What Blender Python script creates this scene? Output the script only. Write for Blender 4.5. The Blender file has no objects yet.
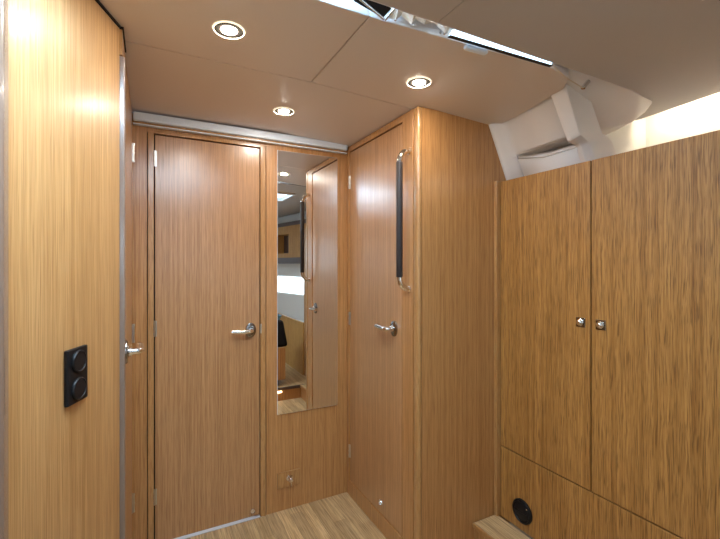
import bpy, bmesh, math, random
from mathutils import Vector, Matrix
random.seed(7)
C = bpy.context.scene
COL = C.collection
PI = math.pi
EYE = 1.35

# ------------------------------------------------------------ materials
def new_mat(name):
    m = bpy.data.materials.new(name); m.use_nodes = True
    nt = m.node_tree
    return m, nt, nt.nodes['Principled BSDF']

def plain(name, col, rough=.5, metal=0., spec=.5, coat=0., noise=.0, nscale=40, bump=0.):
    m, nt, p = new_mat(name)
    p.inputs['Base Color'].default_value = (*col, 1)
    p.inputs['Roughness'].default_value = rough
    p.inputs['Metallic'].default_value = metal
    p.inputs['Specular IOR Level'].default_value = spec
    p.inputs['Coat Weight'].default_value = coat
    if noise or bump:
        tc = nt.nodes.new('ShaderNodeTexCoord'); n = nt.nodes.new('ShaderNodeTexNoise')
        n.inputs['Scale'].default_value = nscale; n.inputs['Detail'].default_value = 4
        nt.links.new(tc.outputs['Object'], n.inputs['Vector'])
        mx = nt.nodes.new('ShaderNodeMix'); mx.data_type = 'RGBA'
        mx.inputs['A'].default_value = (*[c*(1-noise) for c in col], 1)
        mx.inputs['B'].default_value = (*[min(1, c*(1+noise)) for c in col], 1)
        nt.links.new(n.outputs['Fac'], mx.inputs['Factor'])
        nt.links.new(mx.outputs['Result'], p.inputs['Base Color'])
        if bump:
            b = nt.nodes.new('ShaderNodeBump'); b.inputs['Strength'].default_value = bump
            b.inputs['Distance'].default_value = .001
            nt.links.new(n.outputs['Fac'], b.inputs['Height']); nt.links.new(b.outputs['Normal'], p.inputs['Normal'])
    return m

def emit(name, col, s):
    m, nt, p = new_mat(name)
    p.inputs['Base Color'].default_value = (*col, 1)
    p.inputs['Emission Color'].default_value = (*col, 1)
    p.inputs['Emission Strength'].default_value = s
    return m

def wood(name, light, dark, streak, across=170., along=2.2, rough=.33, bump=.25, coat=.25,
         axis='z', pore=.55, coarse=1., wav=0.):
    """veneer: colour bands and dark pores running along one axis"""
    m, nt, p = new_mat(name); N = nt.nodes.new; L = nt.links.new
    tc = N('ShaderNodeTexCoord')
    def mapped(sc_across, sc_along, off):
        mp = N('ShaderNodeMapping')
        s = [sc_across]*3; s['xyz'.index(axis)] = sc_along
        mp.inputs['Scale'].default_value = s; mp.inputs['Location'].default_value = off
        L((warp if wav else tc.outputs['Object']), mp.inputs['Vector'])
        return mp.outputs['Vector']
    if wav:
        wn = N('ShaderNodeTexNoise'); wn.inputs['Scale'].default_value = 9; wn.inputs['Detail'].default_value = 2
        L(tc.outputs['Object'], wn.inputs['Vector'])
        sb = N('ShaderNodeVectorMath'); sb.operation = 'SUBTRACT'; sb.inputs[1].default_value = (.5, .5, .5)
        L(wn.outputs['Color'], sb.inputs[0])
        sc = N('ShaderNodeVectorMath'); sc.operation = 'SCALE'; sc.inputs['Scale'].default_value = wav
        L(sb.outputs[0], sc.inputs[0])
        ad = N('ShaderNodeVectorMath'); ad.operation = 'ADD'
        L(tc.outputs['Object'], ad.inputs[0]); L(sc.outputs[0], ad.inputs[1]); warp = ad.outputs[0]
    n1 = N('ShaderNodeTexNoise'); n1.inputs['Scale'].default_value = 1; n1.inputs['Detail'].default_value = 3
    L(mapped(across*.32, along*.35, (3, 1, 0)), n1.inputs['Vector'])          # broad bands
    n2 = N('ShaderNodeTexNoise'); n2.inputs['Scale'].default_value = 1; n2.inputs['Detail'].default_value = 5
    n2.inputs['Roughness'].default_value = .65
    L(mapped(across*1.25, along*3, (0, 5, 2)), n2.inputs['Vector'])           # fine fibres
    n3 = N('ShaderNodeTexNoise'); n3.inputs['Scale'].default_value = 1; n3.inputs['Detail'].default_value = 2
    L(mapped(across*2.2/coarse, along*9/coarse, (7, 2, 9)), n3.inputs['Vector'])  # pores
    r1 = N('ShaderNodeMapRange'); r1.inputs['From Min'].default_value = .35; r1.inputs['From Max'].default_value = .65
    L(n1.outputs['Fac'], r1.inputs['Value'])
    m1 = N('ShaderNodeMix'); m1.data_type = 'RGBA'
    m1.inputs['A'].default_value = (*dark, 1); m1.inputs['B'].default_value = (*light, 1)
    r2 = N('ShaderNodeMapRange'); r2.inputs['From Min'].default_value = .38; r2.inputs['From Max'].default_value = .62
    L(n2.outputs['Fac'], r2.inputs['Value'])
    av = N('ShaderNodeMath'); av.operation = 'ADD'
    h1 = N('ShaderNodeMath'); h1.operation = 'MULTIPLY'; h1.inputs[1].default_value = .42; L(r1.outputs[0], h1.inputs[0])
    h2 = N('ShaderNodeMath'); h2.operation = 'MULTIPLY'; h2.inputs[1].default_value = .58; L(r2.outputs[0], h2.inputs[0])
    L(h1.outputs[0], av.inputs[0]); L(h2.outputs[0], av.inputs[1]); L(av.outputs[0], m1.inputs['Factor'])
    r3 = N('ShaderNodeMapRange'); r3.inputs['From Min'].default_value = .50; r3.inputs['From Max'].default_value = .66
    r3.inputs['To Max'].default_value = pore
    L(n3.outputs['Fac'], r3.inputs['Value'])
    m2 = N('ShaderNodeMix'); m2.data_type = 'RGBA'; m2.inputs['B'].default_value = (*streak, 1)
    L(r3.outputs[0], m2.inputs['Factor']); L(m1.outputs['Result'], m2.inputs['A'])
    L(m2.outputs['Result'], p.inputs['Base Color'])
    sb2 = N('ShaderNodeMath'); sb2.operation = 'SUBTRACT'; L(av.outputs[0], sb2.inputs[0]); L(r3.outputs[0], sb2.inputs[1])
    b = N('ShaderNodeBump'); b.inputs['Strength'].default_value = bump; b.inputs['Distance'].default_value = .0008
    L(sb2.outputs[0], b.inputs['Height']); L(b.outputs['Normal'], p.inputs['Normal'])
    p.inputs['Roughness'].default_value = rough
    p.inputs['Coat Weight'].default_value = coat; p.inputs['Coat Roughness'].default_value = .24
    return m

M = {}
M['oak'] = wood('oak_veneer', (.60, .31, .115), (.36, .16, .045), (.23, .09, .02), across=250, along=1.0, rough=.32, coat=.5)
M['oak_door'] = wood('oak_door_veneer', (.58, .315, .138), (.35, .165, .058), (.22, .092, .028), across=280, along=1.0, rough=.30, coat=.9)
M['oak_light'] = wood('pale_oak_veneer', (.60, .34, .135), (.39, .19, .060), (.27, .12, .032), across=190, along=.8, rough=.40, coat=.35)
M['oak_rough'] = wood('brushed_oak', (.54, .27, .072), (.27, .11, .020), (.11, .039, .005), across=200, along=1.5, rough=.40,
                      bump=.7, coat=.15, pore=.72, coarse=1.3, wav=.006)
M['oak_edge'] = wood('solid_oak_edge', (.52, .28, .105), (.38, .18, .052), (.30, .13, .033), across=110, rough=.28, coat=.8)
M['oak_honey'] = wood('honey_oak', (.60, .33, .09), (.42, .20, .045), (.32, .13, .02), across=110, rough=.6, coat=0)
M['oak_floor'] = wood('oak_floor_boards', (.70, .48, .245), (.34, .20, .075), (.18, .10, .037), across=110, along=1.0, rough=.42,
                      bump=.15, coat=.08, axis='y', pore=.55)
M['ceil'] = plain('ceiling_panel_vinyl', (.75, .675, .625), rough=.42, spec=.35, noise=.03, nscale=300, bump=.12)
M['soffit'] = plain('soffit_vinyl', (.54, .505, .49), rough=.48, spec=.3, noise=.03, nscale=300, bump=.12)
M['lip'] = plain('soffit_edge_trim', (.62, .60, .63), rough=.3)
M['white'] = plain('white_moulding', (.82, .77, .73), rough=.42, noise=.02, nscale=20)
M['hull'] = plain('white_hull_lining', (.80, .78, .74), rough=.55)
M['silver'] = plain('anodised_aluminium', (.76, .86, .98), rough=.3, metal=0)
M['upright'] = plain('polished_upright_edge', (.22, .15, .11), rough=.22, spec=.8, coat=.6)
M['chrome'] = plain('polished_chrome', (.80, .79, .77), rough=.07, metal=1)
M['dchrome'] = plain('dark_polished_chrome', (.30, .28, .26), rough=.12, metal=1)
M['nickel'] = plain('brushed_nickel', (.60, .56, .50), rough=.28, metal=1)
M['black'] = plain('black_plastic', (.006, .006, .007), rough=.45, spec=.3)
M['leather'] = plain('black_leather_sleeve', (.025, .018, .018), rough=.55, noise=.2, nscale=400, bump=.3)
M['dark'] = plain('dark_recess', (.012, .006, .004), rough=.9)
M['brown'] = plain('dark_brown_trim', (.10, .06, .045), rough=.5)
M['mirror'] = plain('mirror_glass', (.90, .91, .90), rough=.0, metal=1)
M['blind'] = plain('cream_blind_fabric', (.72, .60, .46), rough=.7)
M['bluecloth'] = plain('blue_cloth', (.10, .28, .45), rough=.8, noise=.3, nscale=30)
M['lens'] = emit('downlight_lens', (1, .92, .82), 470)
M['day'] = emit('daylight_pane', (.50, .76, 1.0), 4)
M['day2'] = emit('hull_window_daylight', (.70, .86, 1.0), 3.5)
M['day3'] = emit('saloon_window_daylight', (.68, .85, 1.0), 1.6)
M['day4'] = emit('overhead_hatch_daylight', (.60, .80, 1.0), 26)
M['strip'] = emit('light_strip', (.60, .82, 1.0), 2.4)
M['cove'] = emit('warm_light_strip', (1, .86, .64), 48)
M['toe'] = emit('toe_kick_light', (1, .80, .50), 9)
M['annulus'] = plain('dark_lamp_annulus', (.035, .030, .024), rough=.7, spec=.0)
M['rim'] = emit('bezel_painted_glow', (.9, .8, .62), .9)  # brightness of the downlight bezel put in as emission, no lamp of its own

# ------------------------------------------------------------ mesh helpers
def bx(bm, x0, x1, y0, y1, z0, z1):
    r = bmesh.ops.create_cube(bm, size=1)
    bmesh.ops.scale(bm, vec=(abs(x1-x0), abs(y1-y0), abs(z1-z0)), verts=r['verts'])
    bmesh.ops.translate(bm, vec=((x0+x1)/2, (y0+y1)/2, (z0+z1)/2), verts=r['verts'])
    return r['verts']

def prism(bm, pts, z0, z1):
    """plan polygon pts extruded from z0 to z1"""
    a = [bm.verts.new((x, y, z0)) for x, y in pts]; b = [bm.verts.new((x, y, z1)) for x, y in pts]
    n = len(pts)
    bm.faces.new(a); bm.faces.new(b)
    for i in range(n): bm.faces.new((a[i], a[(i+1) % n], b[(i+1) % n], b[i]))

def slab(bm, pts, off):
    """any planar polygon given a thickness vector"""
    off = Vector(off)
    a = [bm.verts.new(p) for p in pts]; b = [bm.verts.new(Vector(p)+off) for p in pts]
    n = len(pts); bm.faces.new(a); bm.faces.new(b)
    for i in range(n): bm.faces.new((a[i], a[(i+1) % n], b[(i+1) % n], b[i]))

def basis(d):
    d = Vector(d).normalized()
    u = d.orthogonal().normalized(); return u, d.cross(u)

def lathe(bm, prof, origin, axis, seg=40):
    """profile (radius, height) spun about an axis"""
    u, v = basis(axis); ax = Vector(axis).normalized(); o = Vector(origin)
    rings = []
    for r, h in prof:
        if r < 1e-6: rings.append([bm.verts.new(o+ax*h)])
        else: rings.append([bm.verts.new(o+ax*h+(u*math.cos(2*PI*k/seg)+v*math.sin(2*PI*k/seg))*r) for k in range(seg)])
    for A, B in zip(rings, rings[1:]):
        for k in range(seg):
            q = (k+1) % seg
            if len(A) == 1 and len(B) == 1: continue
            if len(A) == 1: bm.faces.new((A[0], B[k], B[q]))
            elif len(B) == 1: bm.faces.new((A[k], A[q], B[0]))
            else: bm.faces.new((A[k], A[q], B[q], B[k]))

def smooth_path(pts, r=.02, n=6):
    out = [Vector(pts[0])]
    for a, b, c in zip(pts, pts[1:], pts[2:]):
        a, b, c = Vector(a), Vector(b), Vector(c)
        rr = min(r, (b-a).length*.5, (c-b).length*.5)
        p0 = b+(a-b).normalized()*rr; p1 = b+(c-b).normalized()*rr
        for k in range(n+1):
            t = k/n; out.append(p0*(1-t)**2+b*2*t*(1-t)+p1*t*t)
    out.append(Vector(pts[-1])); return out

def tube(bm, pts, rad, seg=16, flat=1., up=(0, 0, 1)):
    pts = [Vector(p) for p in pts]
    rads = rad if isinstance(rad, (list, tuple)) else [rad]*len(pts)
    rings = []; prev = None
    for i, p in enumerate(pts):
        d = (pts[min(i+1, len(pts)-1)]-pts[max(i-1, 0)]).normalized()
        if prev is None:
            w = Vector(up); w = (w-d*w.dot(d))
            if w.length < .1: w = d.orthogonal()
        else: w = prev-d*prev.dot(d)
        w.normalize(); prev = w; s = d.cross(w)
        rings.append([bm.verts.new(p+(w*math.cos(2*PI*k/seg)*flat+s*math.sin(2*PI*k/seg))*rads[i]) for k in range(seg)])
    for A, B in zip(rings, rings[1:]):
        for k in range(seg): bm.faces.new((A[k], A[(k+1) % seg], B[(k+1) % seg], B[k]))
    bm.faces.new(rings[0]); bm.faces.new(rings[-1])

def obj(name, bm, mat, parent=None, bevel=0., smooth=False, seg=2):
    bmesh.ops.recalc_face_normals(bm, faces=bm.faces)
    me = bpy.data.meshes.new(name); bm.to_mesh(me); bm.free()
    me.materials.append(M[mat] if isinstance(mat, str) else mat)
    o = bpy.data.objects.new(name, me); COL.objects.link(o)
    if smooth:
        for f in me.polygons: f.use_smooth = True
        e = o.modifiers.new('split', 'EDGE_SPLIT'); e.split_angle = math.radians(40)
    if bevel:
        b = o.modifiers.new('bevel', 'BEVEL'); b.width = bevel; b.segments = seg; b.limit_method = 'ANGLE'
        if not smooth:
            w = o.modifiers.new('wn', 'WEIGHTED_NORMAL'); 
            for f in me.polygons: f.use_smooth = True
    if parent:
        o.parent = parent
        # meshes are drawn in room coordinates: shift them back by where the parent stands
        q = parent; off = Vector((0, 0, 0))
        while q: off += q.location; q = q.parent
        o.location = -off
    return o

def box(name, b, mat, parent=None, bevel=.0012, **k):
    bm = bmesh.new()
    for q in (b if isinstance(b[0], (list, tuple)) else [b]): bx(bm, *q)
    return obj(name, bm, mat, parent, bevel, **k)

def thing(name, label, cat, loc=(0, 0, 0), group=None):
    o = bpy.data.objects.new(name, None); COL.objects.link(o); o.location = loc
    o.empty_display_size = .05
    return tag(o, label, cat, group)
def tag(o, label, cat, group=None):
    o['label'] = label; o['category'] = cat
    if group: o['group'] = group
    return o
def struct(o, label=None, cat=None):
    o['kind'] = 'structure'
    if label: o['label'] = label
    if cat: o['category'] = cat
    return o
def sthing(name, label, cat, loc=(0, 0, 0)):
    o = bpy.data.objects.new(name, None); COL.objects.link(o); o.location = loc
    o.empty_display_size = .05
    return struct(o, label, cat)

# ------------------------------------------------------------ floor
bm = bmesh.new()
W = .062; x = -1.62; k = 0
random.seed(3)
while x < 2.1:                                   # strips of oak running away from the viewer, butt jointed
    y = -2.3+random.random()*.5; ys = [-2.3]
    while y < 2.3: ys.append(y); y += .42+random.random()*.5
    ys.append(2.6 if -.0 < x < .5 else 2.30)
    for a, b in zip(ys, ys[1:]):
        bx(bm, x+.0004, x+W-.0004, a+.0004, b-.0004, -.02, 0)
    x += W
fl = obj('floor', bm, 'oak_floor', bevel=.0006, seg=1)
struct(fl, 'pale striped oak floor boards in front of the end wall', 'floor')
# tint boards a little differently: random per island
nt = M['oak_floor'].node_tree; p = nt.nodes['Principled BSDF']
gi = nt.nodes.new('ShaderNodeNewGeometry'); hs = nt.nodes.new('ShaderNodeHueSaturation')
mr = nt.nodes.new('ShaderNodeMapRange'); mr.inputs['To Min'].default_value = .78; mr.inputs['To Max'].default_value = 1.18
src = p.inputs['Base Color'].links[0].from_socket
nt.links.new(gi.outputs['Random Per Island'], mr.inputs['Value']); nt.links.new(mr.outputs[0], hs.inputs['Value'])
nt.links.new(src, hs.inputs['Color']); nt.links.new(hs.outputs['Color'], p.inputs['Base Color'])
struct(box('floor', (-1.7, 2.3, -2.4, 2.7, -.08, -.0205), 'dark', bevel=0), 'dark sub-floor under the boards', 'floor')

# raised step / ledge along the wardrobe and the upper floor level behind
t = sthing('trim_1', 'pale oak ledge step at the foot of the oak wardrobe', 'step')
box('tread', (1.352, 1.506, .405, 1.453, .118, .132), 'oak_floor', t, .003)
box('nosing', (1.350, 1.362, .405, 1.453, .110, .1335), 'oak_edge', t, .003)
box('riser', (1.362, 1.372, .41, 1.453, .0, .118), 'oak', t)
t = sthing('floor_platform', 'raised oak floor level on the near side of the cabin', 'floor')
t.name = 'floor_raised'
box('deck_board', (-1.58, 1.70, -2.19, .40, .112, .132), 'oak_floor', t, .003)
box('edge_strip', (-1.58, 1.505, .396, .408, .106, .134), 'brown', t, .002)
box('riser', (-1.58, 1.505, .384, .396, .0, .106), 'oak', t)

# ------------------------------------------------------------ ceiling
def zc(x):                                        # the deckhead falls away slightly to the right
    if x < .565: return 2.070
    if x < 1.04: return 2.070-.020*(x-.565)/.475
    return 2.050-.022*(x-1.04)/.46
def ceil_panel(bm, pts, th=.02):
    b2 = bmesh.new(); prism(b2, pts, 0, th)
    for xx in (.565, .8, 1.04, 1.25):
        bmesh.ops.bisect_plane(b2, geom=b2.verts[:]+b2.edges[:]+b2.faces[:], plane_co=(xx, 0, 0), plane_no=(1, 0, 0))
    for v in b2.verts: v.co.z += zc(v.co.x)
    me = bpy.data.meshes.new('t'); b2.to_mesh(me); b2.free(); bm.from_mesh(me); bpy.data.meshes.remove(me)
bm = bmesh.new()
g = .0016
ceil_panel(bm, [(-.4, 1.505+g), (1.60, 1.505+g), (1.60, 2.19), (-.4, 2.19)])
# the two near panels end at the slot, which runs very slightly askew
def slot_y(x): return 1.030-.118*(x-.57) if x > .57 else 1.030
ceil_panel(bm, [(-.4, 1.03), (.565-g, 1.03), (.565-g, 1.505-g), (-.4, 1.505-g)])
ceil_panel(bm, [(.565+g, 1.03), (.83, slot_y(.83)), (1.25, slot_y(1.25)), (1.36, .962), (1.42, 1.025), (1.437, 1.10), (1.475, 1.25), (1.508, 1.455), (1.508, 1.505-g), (.565+g, 1.505-g)])
ce = obj('ceiling', bm, 'ceil', bevel=.003)
struct(ce, 'smooth beige ceiling panels holding the three round downlights', 'ceiling')
# fascia rising behind the near edge of the far ceiling
bm = bmesh.new()
P = [(-.4, 1.03), (.565, 1.03), (.83, slot_y(.83)), (1.25, slot_y(1.25)), (1.36, .962)]
for a, b in zip(P, P[1:]):
    za, zb = zc(a[0])+.004, zc(b[0])+.004
    slab(bm, [(a[0], a[1]+.002, za), (b[0], b[1]+.002, zb), (b[0], b[1]+.002, 2.20), (a[0], a[1]+.002, 2.20)], (0, .012, 0))
struct(obj('trim_2', bm, 'ceil'), 'upright beige face inside the long ceiling slot', 'fascia')
# deck above everything
struct(box('ceiling', [(-1.7, 2.4, -2.3, 2.3, 2.20, 2.24)], 'ceil', bevel=0), 'beige deckhead closing the top of the ceiling slot', 'ceiling')

# foreground soffit, lower edge of the slot with a rounded end
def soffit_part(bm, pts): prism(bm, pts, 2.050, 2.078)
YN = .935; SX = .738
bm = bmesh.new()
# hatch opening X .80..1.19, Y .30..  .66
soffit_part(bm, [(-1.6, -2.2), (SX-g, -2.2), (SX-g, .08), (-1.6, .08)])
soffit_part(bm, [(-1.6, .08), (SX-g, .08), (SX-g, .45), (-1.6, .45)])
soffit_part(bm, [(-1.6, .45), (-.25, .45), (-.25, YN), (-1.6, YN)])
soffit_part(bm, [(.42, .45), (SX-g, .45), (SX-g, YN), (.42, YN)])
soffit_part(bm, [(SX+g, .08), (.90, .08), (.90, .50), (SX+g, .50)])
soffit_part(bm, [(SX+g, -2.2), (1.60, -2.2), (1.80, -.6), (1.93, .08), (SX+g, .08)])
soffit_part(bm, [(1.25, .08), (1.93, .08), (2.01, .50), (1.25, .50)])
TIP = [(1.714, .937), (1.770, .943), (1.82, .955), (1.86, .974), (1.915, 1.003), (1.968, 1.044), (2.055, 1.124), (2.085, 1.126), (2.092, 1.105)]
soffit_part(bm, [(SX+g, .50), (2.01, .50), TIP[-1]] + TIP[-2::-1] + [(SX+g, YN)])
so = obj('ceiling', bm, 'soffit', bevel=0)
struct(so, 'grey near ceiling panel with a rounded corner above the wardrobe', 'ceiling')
bm = bmesh.new()
edge = [(.42, .46), (.42, .90), (.425, .93), (.45, YN), (1.2, YN), (1.6, YN)] + TIP + [(2.01, .50), (1.96, .25)]
tube(bm, [(x, y+.002, 2.058) for x, y in edge], .0075, 10)
struct(obj('trim_3', bm, 'lip', smooth=True), 'pale rounded edge bead of the grey near ceiling panel', 'trim')

# ------------------------------------------------------------ left side
# angled panel with the socket
A = Vector((-.080, 1.415, 0)); D = Vector((-.38, -.925, 0)).normalized(); NN = Vector((.925, -.38, 0)).normalized()
B = A+D*.49
bm = bmesh.new()
slab(bm, [(A.x, A.y, 0), (B.x, B.y, 0), (B.x, B.y, 2.062), (A.x, A.y, 2.062)], -NN*.022)
wl = obj('wall_left', bm, 'oak_light', bevel=.004)
struct(wl, 'tall pale oak panel at far left carrying the black socket', 'wall panel')
bm = bmesh.new()
slab(bm, [(A.x, A.y, 2.056)+NN*0 if False else (A.x+NN.x*.002, A.y+NN.y*.002, 2.064), (B.x+NN.x*.002, B.y+NN.y*.002, 2.064), (B.x+NN.x*.002, B.y+NN.y*.002, 2.072), (A.x+NN.x*.002, A.y+NN.y*.002, 2.072)], -NN*.02)
bx(bm, -.082, -.0705, 1.417, 1.57, 2.063, 2.072)
struct(obj('trim_4', bm, 'dark'), 'black strip painted in as the shadow gap above the left oak panel', 'trim')  # solid strip, its near-black colour stands in for shade in the joint
# post between angled panel and left door
bm = bmesh.new(); bx(bm, -.090, -.0670, 1.424, 1.452, 0, 1.985)
struct(obj('trim_5', bm, 'upright', bevel=.005, seg=3), 'slim reflective upright between left oak panel and narrow left door', 'post')
bm = bmesh.new(); bx(bm, -.10, -.074, 1.415, 1.455, 1.985, 2.06)
struct(obj('trim_6', bm, 'oak_edge'), 'oak filler above the slim reflective upright', 'trim')
# near rounded post at the picture's left border
bm = bmesh.new(); bx(bm, -.33, -.240, .955, 1.012, .134, 2.048)
struct(obj('trim_7', bm, 'upright', bevel=.016, seg=4), 'blue-grey rounded post edge at the far left border', 'post')
# left door (narrow view)
d3 = sthing('door_3', 'narrow oak door on the left wall, seen almost edge-on', 'door', (-.07, 1.8, 0))
box('door_leaf', (-.100, -.072, 1.475, 2.105, .085, 2.00), 'oak_door', d3, .003)
box('door_frame', [(-.105, -.074, 1.452, 1.470, 0, 2.058), (-.105, -.074, 2.112, 2.168, 0, 2.058), (-.105, -.074, 1.470, 2.112, 2.006, 2.058), (-.105, -.074, 1.47, 2.112, 0, .079)], 'oak', d3)

def hinge(parent, x, y, z, ax='x', h=.075, mat='nickel'):
    bm = bmesh.new()
    tube(bm, [(x, y, z-h/2), (x, y, z+h/2)], .0045, 12)
    for s in (-1, 0, 1): tube(bm, [(x, y, z+s*h/3-.004), (x, y, z+s*h/3+.004)], .0055, 12)
    if ax == 'x': bx(bm, x-.006, x+.010, y+.002, y+.004, z-h/2, z+h/2)
    else: bx(bm, x+.002, x+.004, y-.010, y+.006, z-h/2, z+h/2)
    return obj('hinge', bm, mat, parent, smooth=True)
for z in (1.86, 1.04, .27):
    bm = bmesh.new(); tube(bm, [(-.066, 2.106, z-.04), (-.066, 2.106, z+.04)], .0045, 12)
    for q in (-.038, 0, .038): tube(bm, [(-.066, 2.106, z+q-.004), (-.066, 2.106, z+q+.004)], .0058, 12)
    bx(bm, -.072, -.070, 2.09, 2.122, z-.04, z+.04)
    obj('hinge', bm, 'nickel', d3, smooth=True)

def lever(parent, base, n, along, L=.105, mat='chrome'):
    """base point on door, n outward, along lever direction"""
    base, n, along = Vector(base), Vector(n), Vector(along)
    h = obj('lever_handle', (lambda b: (tube(b, smooth_path([base+n*.004, base+n*.046, base+n*.046+along*.045+Vector((0, 0, -.002)), base+n*.040+along*L+Vector((0, 0, .002))], .020, 8), [.0105]*2+[.0125]*15+[.0105] if False else .0115, 18, flat=.9), b)[1])(bmesh.new()), mat, parent, smooth=True)
    b = bmesh.new()
    lathe(b, [(0, 0), (.028, 0), (.0285, .003), (.0275, .007), (.024, .009), (.014, .0095), (.013, .012), (0, .012)], base, n, 36)
    for v_ in b.verts: v_.co.z = base.z+(v_.co.z-base.z)*1.35
    obj('rosette', b, 'dchrome', h, smooth=True)
    b = bmesh.new()
    kp = base+Vector((0, 0, -.0)); 
    lathe(b, [(0, 0), (.0145, 0), (.0155, .006), (.0135, .012), (0, .013)], base+n*.010, n, 24)
    obj('collar', b, mat, h, smooth=True)
    return h
lever(d3, (-.072, 1.505, 1.07), (1, 0, 0), (0, 1, 0), .10)

# ------------------------------------------------------------ end wall with door 1 and the mirror
YE = 2.174
struct(box('wall_front', [(-.105, -.012, YE, YE+.02, 0, 2.062), (.557, 1.06, YE, YE+.02, 0, 2.062), (-.012, .557, YE+.003, YE+.02, 1.985, 2.062)], 'oak', bevel=.001),
       'oak end wall panel around the first door and mirror', 'wall')
struct(box('wall_front_rebate', [(-.012, .018, YE+.012, YE+.03, 0, 2.0), (.5245, .557, YE+.012, YE+.03, 0, 2.0), (-.0, .54, YE+.027, YE+.034, 1.9, 2.02), (.0, .05, YE+.027, YE+.034, 0, 2.02), (.49, .54, YE+.027, YE+.034, 0, 2.02)], 'dark', bevel=0), 'dark gap around the first door', 'gap').name = 'trim_8'
d1 = sthing('door_1', 'closed oak door in the end wall, left of the mirror', 'door', (.27, YE, 0))
box('door_leaf', (.0215, .5215, YE+.001, YE+.026, .013, 1.974), 'oak_door', d1, .002)
box('door_frame', [(-.009, .0165, YE-.006, YE+.02, 0, 1.985), (.5245, .553, YE-.006, YE+.02, 0, 1.985), (.0165, .5245, YE-.002, YE+.02, 1.980, 1.995)], 'oak_edge', d1, .002)
for z in (1.86, 1.045, .24): hinge(d1, .0195, YE-.004, z, mat='nickel')
lever(d1, (.474, YE+.001, 1.005), (0, -1, 0), (-1, 0, 0), .105)
box('strike_plate', (.5225, .531, YE-.0075, YE-.0045, .985, 1.035), 'nickel', d1, .0005)
def stop(parent, p, n):
    b = bmesh.new(); lathe(b, [(0, 0), (.0145, 0), (.0145, .003), (.0115, .008), (.0100, .004), (.005, .003), (0, .003)], p, n, 28)
    return obj('door_catch', b, 'chrome', parent, smooth=True)
stop(d1, (.485, YE+.001, .042), (0, -1, 0))
struct(box('trim_9', (.0, .54, YE-.006, YE+.06, .0005, .004), 'lip', bevel=.001), 'thin metal threshold strip under the first oak door', 'threshold')
# room beyond, seen only as light under the door
bm = bmesh.new(); bx(bm, -.2, .75, 2.62, 2.64, 0, 2.0); bx(bm, -.22, -.2, 2.2, 2.62, 0, 2.0); bx(bm, .75, .77, 2.2, 2.62, 0, 2.0); bx(bm, -.2, .75, 2.2, 2.62, 2.0, 2.02)
struct(obj('wall_beyond', bm, 'hull'), 'white walls of the compartment beyond the first door', 'wall')
ld = bpy.data.lights.new('beyond', 'AREA'); ld.energy = 30; ld.size = .4; ld.color = (.5, .75, 1)
lo = bpy.data.objects.new('compartment_light', ld); COL.objects.link(lo); lo.location = (.22, 2.45, .9)

# aluminium trim across the top
t = sthing('trim_10', 'brushed silver rail across the top of the end wall', 'trim rail')
box('rail', (-.070, 1.030, YE-.034, YE-.001, 2.022, 2.062), 'silver', t, .006, seg=3)
box('rail_lip', (-.070, 1.030, YE-.026, YE-.001, 2.005, 2.010), 'silver', t, .001)
box('rail_infill', (-.070, 1.030, YE-.014, YE-.001, 2.010, 2.022), 'oak_edge', t, 0)  # plain oak strip between rail and lip

# mirror
m = thing('mirror', 'tall narrow frameless mirror between the two oak doors', 'mirror', (.795, YE, .53))
box('glass', (.618, .974, YE-.0065, YE-.0055, .532, 1.976), 'mirror', m, 0)
box('backing', (.617, .975, YE-.0055, YE-.0005, .531, 1.977), 'silver', m, 0)
# small catch plaque under the mirror
m = thing('door_holder', 'small wooden plaque with a chrome knob below the mirror', 'door holder', (.685, YE, .17))
box('plaque', (.618, .745, YE-.010, YE-.0005, .128, .212), 'oak_edge', m, .0015)
b = bmesh.new(); lathe(b, [(0, 0), (.020, 0), (.020, .003), (.009, .006), (.0075, .022), (.012, .026), (.0125, .036), (.008, .041), (0, .042)], (.684, YE-.0065, .175), (0, -1, 0), 28)
obj('knob', b, 'chrome', m, smooth=True)
b = bmesh.new(); tube(b, smooth_path([(.684, YE-.040, .170), (.684, YE-.040, .150), (.690, YE-.030, .138)], .006), .0045, 12)
obj('latch_pin', b, 'chrome', m, smooth=True)

# ------------------------------------------------------------ right-hand door wall
XD = 1.040
d2 = sthing('door_2', 'oak door on the right wall beside the mirror, hinged far side', 'door', (XD, 1.85, 0))
box('door_leaf', (XD+.002, XD+.028, 1.585, 2.136, .090, 2.008), 'oak_door', d2, .002)
box('door_frame', [(XD-.001, XD+.03, 2.141, YE-.0005, 0, 2.046), (XD-.001, XD+.03, 1.492, 1.578, 0, 2.046), (XD-.001, XD+.03, 1.578, 2.141, 2.014, 2.046)], 'oak', d2, .002)
box('kick_panel', (XD-.003, XD+.03, 1.578, 2.141, 0, .084), 'oak', d2, .002)
for z in (1.835, 1.037, .26): hinge(d2, XD-.002, 2.138, z, ax='y')
lever(d2, (XD+.002, 1.650, 1.045), (-1, 0, 0), (0, 1, 0), .105)
stop(d2, (XD+.002, 1.776, .145), (-1, 0, 0))
struct(box('trim_11', [(XD+.022, XD+.05, 1.50, 2.16, 0, 2.046)], 'dark', bevel=0), 'dark rebate behind the right oak door', 'gap')
# rounded solid corner post
struct(box('trim_12', (XD-.003, XD+.022, 1.450, 1.489, 0, 2.047), 'oak_edge', bevel=.012, seg=5), 'rounded pale oak corner post beside the black handrail', 'post')
# face panel toward the viewer
struct(box('wall_right', (XD+.020, 1.60, 1.456, 1.480, 0, 2.046), 'oak', bevel=.001), 'wide oak partition between corner post and wardrobe', 'wall')


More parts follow.
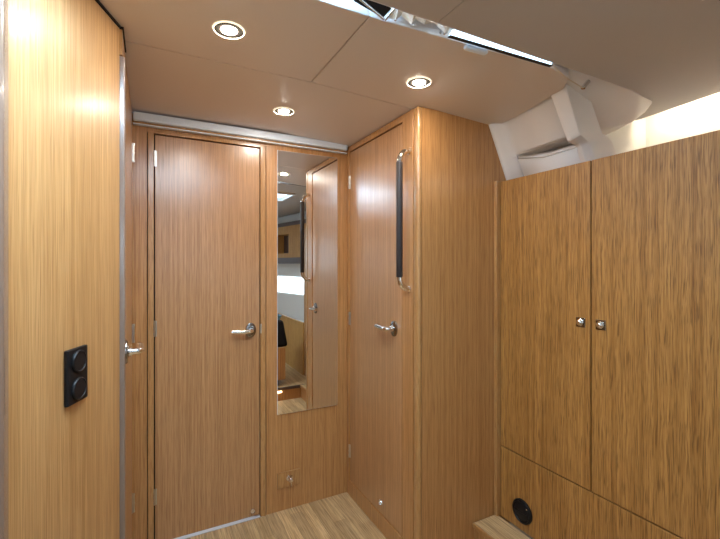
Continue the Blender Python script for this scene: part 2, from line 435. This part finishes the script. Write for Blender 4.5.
# handrail
h = thing('handrail', 'upright chrome grab rail with a black leather sleeve on the door frame', 'handrail', (XD, 1.520, 1.24))
yb = 1.520
R_ = .054
path = [(XD+.004, yb, 1.864)]+[(XD-R_*math.sin(a), yb, 1.810+R_*math.cos(a)) for a in [k*PI/20 for k in range(0, 11)]]
path += [(XD-R_*math.cos(a), yb, 1.294-R_*math.sin(a)) for a in [k*PI/20 for k in range(0, 11)]]+[(XD+.004, yb, 1.240)]
b = bmesh.new(); tube(b, path, .0130, 20, up=(0, 1, 0)); obj('rail', b, 'chrome', h, smooth=True)
b = bmesh.new(); tube(b, [(XD-R_, yb, 1.294), (XD-R_, yb, 1.298), (XD-R_, yb, 1.806), (XD-R_, yb, 1.811)], [.0125, .0145, .0145, .0125], 24); obj('sleeve', b, 'leather', h, smooth=True)
for z in (1.864, 1.240):
    b = bmesh.new(); lathe(b, [(0, 0), (.0145, 0), (.0150, .003), (.0130, .004), (0, .004)], (XD-.001, yb, z), (-1, 0, 0), 28)
    obj('mounting_flange', b, 'chrome', h, smooth=True)

# ------------------------------------------------------------ wardrobe
XW = 1.510
w = thing('wardrobe', 'large built-in oak wardrobe with two tall doors on the right', 'wardrobe', (XW+.2, .8, 0))
TOPZ = 1.754
box('side_stile', (XW-.020, XW+.03, 1.434, 1.4545, .133, 1.757), 'oak_edge', w, .002)
box('carcass', [(XW+.024, XW+.045, .09, 1.434, .133, TOPZ-.004), (XW+.045, XW+.38, .09, .11, .133, TOPZ-.02)], 'dark', w, 0)
box('side_panel', (XW+.0, XW+.38, .075, .09, .133, TOPZ), 'oak', w, .001)
def wdoor(y0, y1, z0, z1, name='door'):
    return box(name, (XW, XW+.022, y0, y1, z0, z1), 'oak_rough', w, .0016)
SEAM = .977
dL = wdoor(SEAM+.0026, 1.4305, .478, TOPZ)
dR = wdoor(.520, SEAM-.0026, .478, TOPZ)
dN = wdoor(.092, .5165, .478, TOPZ)
wdoor(.092, 1.4305, .136, .4725, 'base_panel')
box('top_board', (XW+.024, XW+.38, .09, 1.434, TOPZ-.022, TOPZ-.006), 'oak', w, .001)
def knob(door, y, z):
    b = bmesh.new(); bx(b, XW-.0035, XW, y-.019, y+.019, z-.019, z+.019)
    pl = obj('latch_plate', b, 'dchrome', door, bevel=.0025)
    b = bmesh.new(); lathe(b, [(0, 0), (.0138, 0), (.0142, .004), (.0115, .006), (.0110, .0055), (.008, .012), (.004, .014), (0, .014)], (XW-.0035, y, z), (-1, 0, 0), 28)
    k = obj('push_knob', b, 'chrome', door, smooth=True)
    k.data = k.data
knob(dL, 1.018, 1.124); knob(dR, .938, 1.124); knob(dN, .48, 1.124)
# black round fitting
v = thing('round_vent', 'black round fitting low on the wardrobe base panel', 'vent', (XW, 1.300, .226))
b = bmesh.new(); lathe(b, [(0, 0), (.054, 0), (.0545, .004), (.052, .009), (.046, .011), (.043, .006), (0, .006)], (XW, 1.300, .226), (-1, 0, 0), 48)
obj('bezel', b, 'black', v, smooth=True)
b = bmesh.new(); lathe(b, [(0, 0), (.040, 0), (.040, .002), (.036, .0045), (.010, .0055), (0, .0055)], (XW-.0062, 1.300, .226), (-1, 0, 0), 40)
tube(b, [(XW-.011, 1.268, .226), (XW-.011, 1.332, .226)], .0022, 8)
obj('flap', b, 'black', v, smooth=True)
b = bmesh.new(); lathe(b, [(0, 0), (.0035, 0), (.003, .002), (0, .0025)], (XW-.011, 1.268, .252), (-1, 0, 0), 12)
obj('screw', b, 'chrome', v, smooth=True)

# ------------------------------------------------------------ socket on left panel
def on_panel(s, z, out=0.): q = A+D*s+NN*out; return Vector((q.x, q.y, z))
S = thing('wall_socket', 'black double round socket plate on the pale left panel', 'socket', on_panel(.225, 1.08))
s0, s1, zb, zt = .184, .266, 1.013, 1.147
b = bmesh.new(); slab(b, [on_panel(s0, zb), on_panel(s1, zb), on_panel(s1, zt), on_panel(s0, zt)], NN*.010)
obj('plate', b, 'black', S, bevel=.003, seg=3)
for z in (1.0465, 1.1135):
    b = bmesh.new(); lathe(b, [(0, 0), (.0275, 0), (.0275, .004), (.0260, .0060), (.0235, .0065), (.0225, .005), (.004, .005), (0, .005)], on_panel((s0+s1)/2, z, .0095), NN, 40)
    obj('socket_cover', b, 'black', S, smooth=True)
    

# ------------------------------------------------------------ downlights
def make_downlight(loc, label):
    t = thing('downlight', label, 'downlight', loc, 'ceiling downlights')
    b = bmesh.new(); lathe(b, [(.0435, .001), (.0435, .0028), (.0445, .0034), (.0465, .0030), (.0480, .001), (.0480, .0)], loc, (0, 0, -1), 48)
    obj('bezel', b, 'rim', t, smooth=True)
    b = bmesh.new(); lathe(b, [(.0436, .0012), (.034, .0011), (.024, .0010), (.024, .0002), (.0436, .0002)], loc, (0, 0, -1), 48)
    obj('reflector', b, 'annulus', t, smooth=True)
    b = bmesh.new(); lathe(b, [(0, .0062), (.010, .0060), (.017, .0050), (.021, .0036), (.0240, .0018), (.0240, .0)], loc, (0, 0, -1), 40)
    obj('lens', b, 'lens', t, smooth=True)
    return t
def dup(root, loc, label):
    r = root.copy(); COL.objects.link(r); r.location = loc; r['label'] = label
    for ch in list(root.children):
        c = ch.copy(); COL.objects.link(c); c.parent = r
    return r
d0 = make_downlight((.215, 1.286, 2.0695), 'largest lit round downlight, nearest the left panel')
dup(d0, (.921, 1.282, zc(.92)-.0005), 'lit round downlight nearest the long ceiling slot and wardrobe')
dup(d0, (.556, 1.845, 2.0695), 'smallest lit round downlight, closest to the end wall')

# ------------------------------------------------------------ fittings in the ceiling slot
def sp(x, z, out=0.): return (x, slot_y(x)-out, z)
s = thing('strip_light', 'long bluish white light strip inside the ceiling slot', 'light strip', sp(1.03, 2.07))
b = bmesh.new(); slab(b, [(.822, .990, 2.062), (1.238, .950, 2.046), (1.238, .948, 2.062), (.835, .985, 2.082)], (0, -.010, .0)); obj('diffuser', b, 'strip', s, bevel=.002)
b = bmesh.new(); slab(b, [(.820, .992, 2.056), (1.240, .952, 2.0405), (1.240, .952, 2.0425), (.820, .992, 2.0585)], (0, -.014, .0)); obj('housing', b, 'black', s, bevel=.001)
# pull handle under the strip
b = bmesh.new()
tube(b, [(.895, slot_y(.90)+.004, zc(.90)-.009), (.900, slot_y(.90)+.004, zc(.9)-.009), (.972, slot_y(.97)+.004, zc(.97)-.009), (.977, slot_y(.97)+.004, zc(.97)-.009)], [.008, .012, .012, .008], 16, flat=.6)
tag(obj('pull_handle', b, 'silver', smooth=True), 'small pale rounded pull handle just below the light strip', 'handle')
# crumpled blind
s = thing('roof_blind', 'crumpled cream blind fabric bunched in the ceiling slot', 'blind', sp(.70, 2.07))
b = bmesh.new()
xs = [.615, .635, .660, .685, .705, .730, .770, .800, .815]
zz = [2.082, 2.076, 2.100, 2.074, 2.100, 2.084, 2.100, 2.070, 2.078]
dy = [.030, .052, .022, .055, .020, .050, .028, .056, .030]
top = [b.verts.new((x, .958+.3*(d-.03), 2.135+.01*math.sin(i*2))) for i, (x, d) in enumerate(zip(xs, dy))]
mid = [b.verts.new((x+.005*(-1)**i, slot_y(x)-d, z+.018)) for i, (x, z, d) in enumerate(zip(xs, zz, dy))]
bot = [b.verts.new((x, slot_y(x)-d*.35-.004, z-.012)) for i, (x, z, d) in enumerate(zip(xs, zz, dy))]
for i in range(len(xs)-1):
    for a_, b_ in ((top, mid), (mid, bot)):
        b.faces.new((a_[i], a_[i+1], b_[i+1])); b.faces.new((a_[i], b_[i+1], b_[i]))
cl = obj('fabric', b, 'blind', s); so_ = cl.modifiers.new('solid', 'SOLIDIFY'); so_.thickness = .0015
for x in (.640, .700, .792, .806):
    b = bmesh.new(); lathe(b, [(0, -.004), (.003, -.003), (.004, 0), (.003, .003), (0, .004)], sp(x, zc(x)+.004, .012), (1, 0, 0), 12)
    obj('eyelet', b, 'chrome', s, smooth=True)
# strut on the left
s = thing('hatch_stay', 'dark hatch stay with chrome bars at the left of the slot', 'hatch stay', sp(.55, 2.07))
b = bmesh.new(); tube(b, [(.44, .970, 2.095), (.60, 1.008, 2.062)], .0038, 12); obj('rod', b, 'chrome', s, smooth=True)
b = bmesh.new(); tube(b, [(.605, 1.012, 2.062), (.622, .985, 2.085)], .0045, 12); obj('end_fitting', b, 'chrome', s, smooth=True)
b = bmesh.new(); slab(b, [(.50, 1.000, 2.078), (.60, 1.012, 2.066), (.612, .985, 2.082), (.52, .965, 2.105)], (0, .004, .004)); obj('plate', b, 'black', s, bevel=.001)
# thin cord with metal toggle
s = thing('toggle_cord', 'thin cord with a small metal toggle hanging before the white moulding', 'cord', (1.36, .97, 2.02))
b = bmesh.new(); tube(b, [(1.240, .932, 2.034), (1.32, .945, 2.018), (1.423, .952, 2.006)], .0020, 8); obj('cord', b, 'blind', s, smooth=True)
b = bmesh.new(); tube(b, [(1.421, .953, 2.004), (1.424, .952, 2.006), (1.455, .952, 2.036), (1.457, .952, 2.038)], [.005, .0085, .0085, .005], 14); obj('toggle', b, 'chrome', s, smooth=True)
# daylight pane in the roof over the left part of the slot
s = sthing('window_1', 'roof pane letting blue daylight into the ceiling slot', 'window')
box('pane', (-.30, .52, .80, 1.02, 2.192, 2.196), 'day', s, 0)
box('window_frame', [(-.32, .54, .78, .80, 2.18, 2.199), (-.32, -.30, .80, 1.02, 2.18, 2.199), (.52, .54, .80, 1.02, 2.18, 2.199)], 'white', s)

# ------------------------------------------------------------ white mouldings above the wardrobe
mo = sthing('trim_14', 'white moulded hull liner above the wardrobe, with a recess', 'moulding', (1.6, 1.2, 1.8))
# sloping liner bay: corner points (ceiling edge -> down the hull)
a1 = Vector((1.490, 1.4545, 2.045)); a2 = Vector((1.418, 1.08, 2.060))
b1 = Vector((1.608, 1.4545, 1.790)); b2 = Vector((1.600, 1.08, 1.790))
def q(u, v, dep=0.):    # u along (0 far .. 1 near), v down
    p = (a1*(1-u)+a2*u)*(1-v)+(b1*(1-u)+b2*u)*v
    n = (a2-a1).cross(b1-a1).normalized()
    if n.x < 0: n = -n
    return p+n*dep
bm = bmesh.new()
# lattice of quads with a pocket sunk in
us = [0, .035, .13, .22, .45, .70, .93, 1.0]
def vert(u, v, d): return bm.verts.new(q(u, v, d))
def dep(u, v): return 0.
# curved cove at the far end: the liner turns out to meet the partition
ud = [(-.0, -.030), (.03, -.026), (.06, -.014), (.10, .012), (.14, .022), (.20, .026), (.5, .026), (.97, .026)]
vs = [0, .1, .3, .5, .62, .66]
grid = [[vert(u, v, d) for v in vs] for u, d in ud]
for i in range(len(ud)-1):
    for j in range(len(vs)-1):
        bm.faces.new((grid[i][j], grid[i+1][j], grid[i+1][j+1], grid[i][j+1]))
# pocket: top lip, back, floor ledge
pu = [(.14, .022), (.5, .026), (.97, .026)]
T = [(u, .66+0*.0) for u, d in pu]
pt = [vert(u, .66, d) for u, d in pu]
pb = [vert(u, .665 if u < .2 else .62, d+(.004 if u < .2 else .10)) for u, d in pu]
pf = [vert(u, .82 if u > .2 else .72, d+(.004 if u < .2 else .10)) for u, d in pu]
pe = [vert(u, .84 if u > .2 else .73, d) for u, d in pu]
pz = [vert(u, 1.5, d+.02) for u, d in pu]
for R0, R1 in ((pt, pb), (pb, pf), (pf, pe), (pe, pz)):
    for i in range(2): bm.faces.new((R0[i], R0[i+1], R1[i+1], R1[i]))
fr = [[vert(u, v, d) for v in (.66, .665, .73, 1.5)] for u, d in ud[:5]]
for i in range(4):
    for j in range(3): bm.faces.new((fr[i][j], fr[i+1][j], fr[i+1][j+1], fr[i][j+1]))
bmesh.ops.remove_doubles(bm, verts=bm.verts, dist=.0004)
o = obj('liner_bay', bm, 'white', mo, smooth=True)
sm = o.modifiers.new('solid', 'SOLIDIFY'); sm.thickness = .008; sm.offset = -1
# far side flange
bm = bmesh.new()
fl_ = [Vector((1.478, 1.452, 2.050)), Vector((1.492, 1.452, 2.050)), Vector((1.575, 1.452, 1.868)), Vector((1.640, 1.452, 1.775)), Vector((1.600, 1.452, 1.760)), Vector((1.556, 1.452, 1.850))]
slab(bm, fl_, (0, -.016, 0))
obj('flange', bm, 'white', mo, bevel=.003)
# rib: a raised hoop between the bays
bm = bmesh.new()
RL = [(1.422, 1.09, 2.040), (1.427, 1.09, 2.032), (1.526, 1.09, 1.865), (1.536, 1.09, 1.856), (1.577, 1.09, 1.850), (1.590, 1.09, 1.838), (1.616, 1.09, 1.781), (1.640, 1.09, 1.735)]
RM = [(1.422, 1.066, 2.045), (1.424, 1.066, 2.036), (1.516, 1.066, 1.868), (1.526, 1.066, 1.858), (1.567, 1.066, 1.851), (1.582, 1.066, 1.838), (1.611, 1.066, 1.781), (1.635, 1.066, 1.735)]
RR = [(1.424, 1.025, 2.062), (1.426, 1.025, 2.050), (1.522, 1.035, 1.888), (1.535, 1.035, 1.872), (1.575, 1.04, 1.862), (1.600, 1.04, 1.850), (1.640, 1.04, 1.790), (1.660, 1.04, 1.735)]
BK = [(x+.12, 1.02, z+.02) for x, y, z in RR]
BL = [(x+.14, 1.11, z+.02) for x, y, z in RL]
Ls = [[bm.verts.new(p_) for p_ in c] for c in (RL, RM, RR, BK, BL)]
for a_ in range(5):
    R0, R1 = Ls[a_], Ls[(a_+1) % 5]
    for i in range(len(RL)-1): bm.faces.new((R0[i], R0[i+1], R1[i+1], R1[i]))
bm.faces.new([c[0] for c in Ls]); bm.faces.new([c[-1] for c in Ls])
obj('rib', bm, 'white', mo, bevel=.003, seg=3)
# big smooth beam face running up into the slot, its foot edge turning outward
bm = bmesh.new()
c0 = [(1.27, .935, 2.105), (1.424, 1.028, 2.056), (1.530, 1.060, 1.982), (1.632, 1.092, 1.911)]
c1 = [(1.42, .92, 2.14), (1.52, .96, 2.085), (1.640, 1.005, 2.010), (1.728, 1.042, 1.943)]
c2 = [(1.62, .90, 2.19), (1.70, .92, 2.14), (1.77, .950, 2.055), (1.820, .992, 1.976)]
c3 = [(1.78, .88, 2.19), (1.83, .90, 2.15), (1.885, .935, 2.10), (1.91, .960, 2.06)]
c4 = [(1.632, 1.092, 1.911), (1.728, 1.042, 1.943), (1.820, .992, 1.976), (1.91, .960, 2.06)]
G = [[bm.verts.new(p_) for p_ in c] for c in (c0, c1, c2, c3)]
for i in range(3):
    for j in range(3): bm.faces.new((G[i][j], G[i][j+1], G[i+1][j+1], G[i+1][j]))
u0 = [bm.verts.new(p_) for p_ in [(1.650, 1.104, 1.906), (1.745, 1.055, 1.936), (1.840, 1.005, 1.970), (1.93, .975, 2.055)]]
u1 = [bm.verts.new(p_) for p_ in [(1.825, 1.139, 1.935), (1.91, 1.115, 1.975), (1.99, 1.09, 2.018), (2.06, 1.06, 2.075)]]
e = [G[0][3], G[1][3], G[2][3], G[3][3]]
for R0, R1 in ((e, u0), (u0, u1)):
    for i in range(3): bm.faces.new((R0[i], R0[i+1], R1[i+1], R1[i]))
o = obj('beam_face', bm, 'white', mo)
for f_ in o.data.polygons: f_.use_smooth = True
e_ = o.modifiers.new('split', 'EDGE_SPLIT'); e_.split_angle = math.radians(55)
sm = o.modifiers.new('solid', 'SOLIDIFY'); sm.thickness = .006; sm.offset = 0
# lower stub of the hoop standing on the wardrobe top
bm = bmesh.new()
slab(bm, [(1.628, 1.110, 1.910), (1.718, 1.068, 1.918), (1.745, 1.056, 1.850), (1.765, 1.046, 1.749), (1.690, 1.084, 1.749), (1.655, 1.100, 1.850)], (.03, .035, 0))
obj('rib_foot', bm, 'white', mo, bevel=.004, seg=3)

# hull side
HX = lambda y: 2.01+.185*y
bm = bmesh.new()
H0 = [(HX(y), y) for y in (-2.3, 1.155)]
slab(bm, [(H0[0][0], H0[0][1], 0), (H0[1][0], H0[1][1], 0), (H0[1][0], H0[1][1], 2.2), (H0[0][0], H0[0][1], 2.2)], (.03, 0, 0))
slab(bm, [(1.70, 1.150, 1.758), (2.25, 1.150, 1.758), (2.25, 1.150, 2.2), (1.70, 1.150, 2.2)], (0, .012, 0))
struct(obj('wall_hull', bm, 'hull'), 'white hull lining behind and above the wardrobe', 'wall')
# hidden warm strip on the soffit's outer edge
s = thing('cove_light', 'warm hidden light strip glowing along the hull above the wardrobe', 'light strip', (2.06, .7, 2.07))
b = bmesh.new(); slab(b, [(1.985, .10, 2.082), (2.092, 1.08, 2.082), (2.106, 1.08, 2.090), (1.999, .10, 2.090)], (0, 0, .004)); obj('diffuser', b, 'cove', s)
b = bmesh.new(); slab(b, [(1.965, .09, 2.0785), (2.072, 1.09, 2.0785), (2.088, 1.09, 2.0785), (1.981, .09, 2.0785)], (0, 0, .03)); obj('channel', b, 'white', s)

# ------------------------------------------------------------ the cabin behind the viewpoint (seen in the mirror)
s = sthing('window_2', 'roof hatch in the near ceiling, bright with daylight', 'window', (1.0, .48, 2.06))
box('pane', (.90, 1.25, .08, .50, 2.072, 2.076), 'day', s, 0)
box('window_frame', [(.875, .90, .055, .525, 2.035, 2.052), (1.25, 1.275, .055, .525, 2.035, 2.052), (.90, 1.25, .055, .08, 2.035, 2.052), (.90, 1.25, .50, .525, 2.035, 2.052)], 'white', s, .003)
s = sthing('window_6', 'roof hatch opening into the left end of the ceiling slot', 'window', (.2, .3, 2.06))
box('pane', (-.25, .42, .45, .90, 2.110, 2.114), 'day4', s, 0)
box('window_frame', [(-.27, -.25, .43, .93, 2.045, 2.12), (.42, .44, .47, .90, 2.08, 2.12), (-.25, .44, .43, .45, 2.045, 2.12), (-.25, .44, .90, .915, 2.08, 2.12)], 'white', s, .003)
# low locker front
struct(box('wall_locker', (1.50, 1.525, -1.6, .073, .133, .71), 'oak_honey', bevel=.002), 'low oak locker front behind the viewpoint', 'wall')
bm = bmesh.new()
prism(bm, [(1.526, -1.6), (HX(-1.6)-.005, -1.6), (HX(.07)-.005, .07), (1.526, .07)], .50, .60)
tag(obj('berth_cushion', bm, 'hull', bevel=.02, seg=3), 'white mattress on the berth behind the oak locker front', 'mattress')
# hull window and shelf cabinet, following the hull
def hull_slab(bm, y0, y1, z0, z1, th, out=0.002):
    slab(bm, [(HX(y0)-out, y0, z0), (HX(y1)-out, y1, z0), (HX(y1)-out, y1, z1), (HX(y0)-out, y0, z1)], (-th, 0, 0))
s = sthing('window_3', 'long bright hull window in the white side lining', 'window', (1.8, -1.2, 1.07))
b = bmesh.new(); hull_slab(b, -2.1, -.5, .95, 1.18, .006); obj('pane', b, 'day2', s)
s = thing('wall_cabinet', 'honey oak wall cabinet with an open cubby, in the mirror', 'cabinet', (1.7, -1.2, 1.45))
def cab(name, y0, y1, z0, z1, mat, th=.16, out=.002):
    b = bmesh.new(); hull_slab(b, y0, y1, z0, z1, th, out); return obj(name, b, mat, s)
cab('body', -.98, -.4, 1.45, 1.88, 'oak_honey')
cab('side', -2.1, -1.40, 1.45, 1.88, 'oak_honey')
cab('rail_top', -1.40, -.98, 1.77, 1.88, 'oak_honey'); cab('rail_bottom', -1.40, -.98, 1.45, 1.51, 'oak_honey')
cab('cubby_back', -1.40, -.98, 1.51, 1.77, 'brown', .02)
cab('base_trim', -2.1, -.4, 1.37, 1.45, 'brown', .17); cab('top_trim', -2.1, -.4, 1.88, 1.93, 'brown', .17)
# block with a bag
s = thing('seat_box', 'oak seat box on the near side of the step, in the mirror', 'seat box', (1.0, .25, .18))
box('body', (.80, 1.21, .02, .372, .20, .52), 'oak', s, .004)
box('plinth', (.83, 1.15, .05, .34, .135, .20), 'dark', s, .002)
s = thing('holdall', 'black holdall with blue cloth on the oak seat box, in the mirror', 'bag', (1.0, .2, .52))
b = bmesh.new(); bx(b, .88, 1.25, .04, .35, .521, .79)
for v_ in b.verts:
    if v_.co.z > .6: v_.co.x += (1.02-v_.co.x)*.18; v_.co.y += (.2-v_.co.y)*.25
obj('bag_body', b, 'black', s, bevel=.03, seg=4)
b = bmesh.new(); bmesh.ops.create_icosphere(b, subdivisions=4, radius=.12)
for v_ in b.verts:
    d_ = v_.co.normalized(); v_.co *= 1+.12*math.sin(d_.x*9+d_.y*7)+.08*math.sin(d_.z*13+d_.x*5); v_.co.z *= .32
    v_.co += Vector((1.09, .2, .815))
obj('cloth', b, 'bluecloth', s, smooth=True)
b = bmesh.new(); tube(b, smooth_path([(.97, .05, .66), (.98, .04, .80), (1.14, .04, .80), (1.15, .05, .66)], .05), .006, 10); obj('strap', b, 'black', s, smooth=True)
s = thing('step_light', 'warm toe-kick light strip under the seat box', 'light strip', (1.0, .40, .09))
box('diffuser', (.85, 1.16, .409, .414, .085, .10), 'toe', s, .001)
# remaining shell
struct(box('wall_back', (-1.62, 1.72, -2.22, -2.20, 0, 2.06), 'hull', bevel=0), 'pale bulkhead behind the viewpoint', 'wall')
struct(box('wall_side', (-1.62, -1.60, -2.2, 1.06, 0, 2.06), 'hull', bevel=0), 'pale side lining left of the viewpoint', 'wall')
struct(box('wall_bulkhead', [(-1.60, -.268, 1.010, 1.03, 0, 2.06)], 'oak', bevel=0), 'oak bulkhead running left from the near post', 'wall')
s = sthing('window_4', 'tall bright saloon window behind the viewpoint', 'window', (.2, -2.19, 1.3))
box('pane', (-.75, .95, -2.198, -2.192, 1.25, 1.80), 'day3', s, 0)
box('window_frame', [(-.79, -.75, -2.199, -2.185, 1.21, 1.84), (.95, .99, -2.199, -2.185, 1.21, 1.84), (-.75, .95, -2.199, -2.185, 1.21, 1.25), (-.75, .95, -2.199, -2.185, 1.80, 1.84), (.08, .12, -2.191, -2.185, 1.25, 1.80)], 'oak_edge', s)
s = sthing('window_5', 'long side window left of the viewpoint', 'window', (-1.59, -.4, 1.3))
box('pane', (-1.598, -1.592, -1.6, .6, 1.25, 1.70), 'day3', s, 0)
box('window_frame', [(-1.599, -1.585, -1.64, -1.6, 1.21, 1.74), (-1.599, -1.585, .6, .64, 1.21, 1.74), (-1.599, -1.585, -1.6, .6, 1.21, 1.25), (-1.599, -1.585, -1.6, .6, 1.70, 1.74)], 'oak_edge', s)

# ------------------------------------------------------------ world, camera, view
wd = bpy.data.worlds.new('World'); C.world = wd; wd.use_nodes = True
wd.node_tree.nodes['Background'].inputs['Color'].default_value = (.6, .75, 1, 1)
wd.node_tree.nodes['Background'].inputs['Strength'].default_value = .3
cd = bpy.data.cameras.new('Camera'); cam = bpy.data.objects.new('Camera', cd); COL.objects.link(cam)
cd.sensor_fit = 'HORIZONTAL'; cd.sensor_width = 36; cd.lens = 36*405/720
cd.shift_y = -4.5/720; cd.clip_start = .02
cam.location = (0, 0, EYE)
cam.rotation_euler = (PI/2, 0, -math.radians(27.41))
C.camera = cam
C.view_settings.view_transform = 'Standard'; C.view_settings.look = 'None'
C.view_settings.gamma = 1; C.view_settings.use_curve_mapping = False
C.view_settings.exposure = 0.27
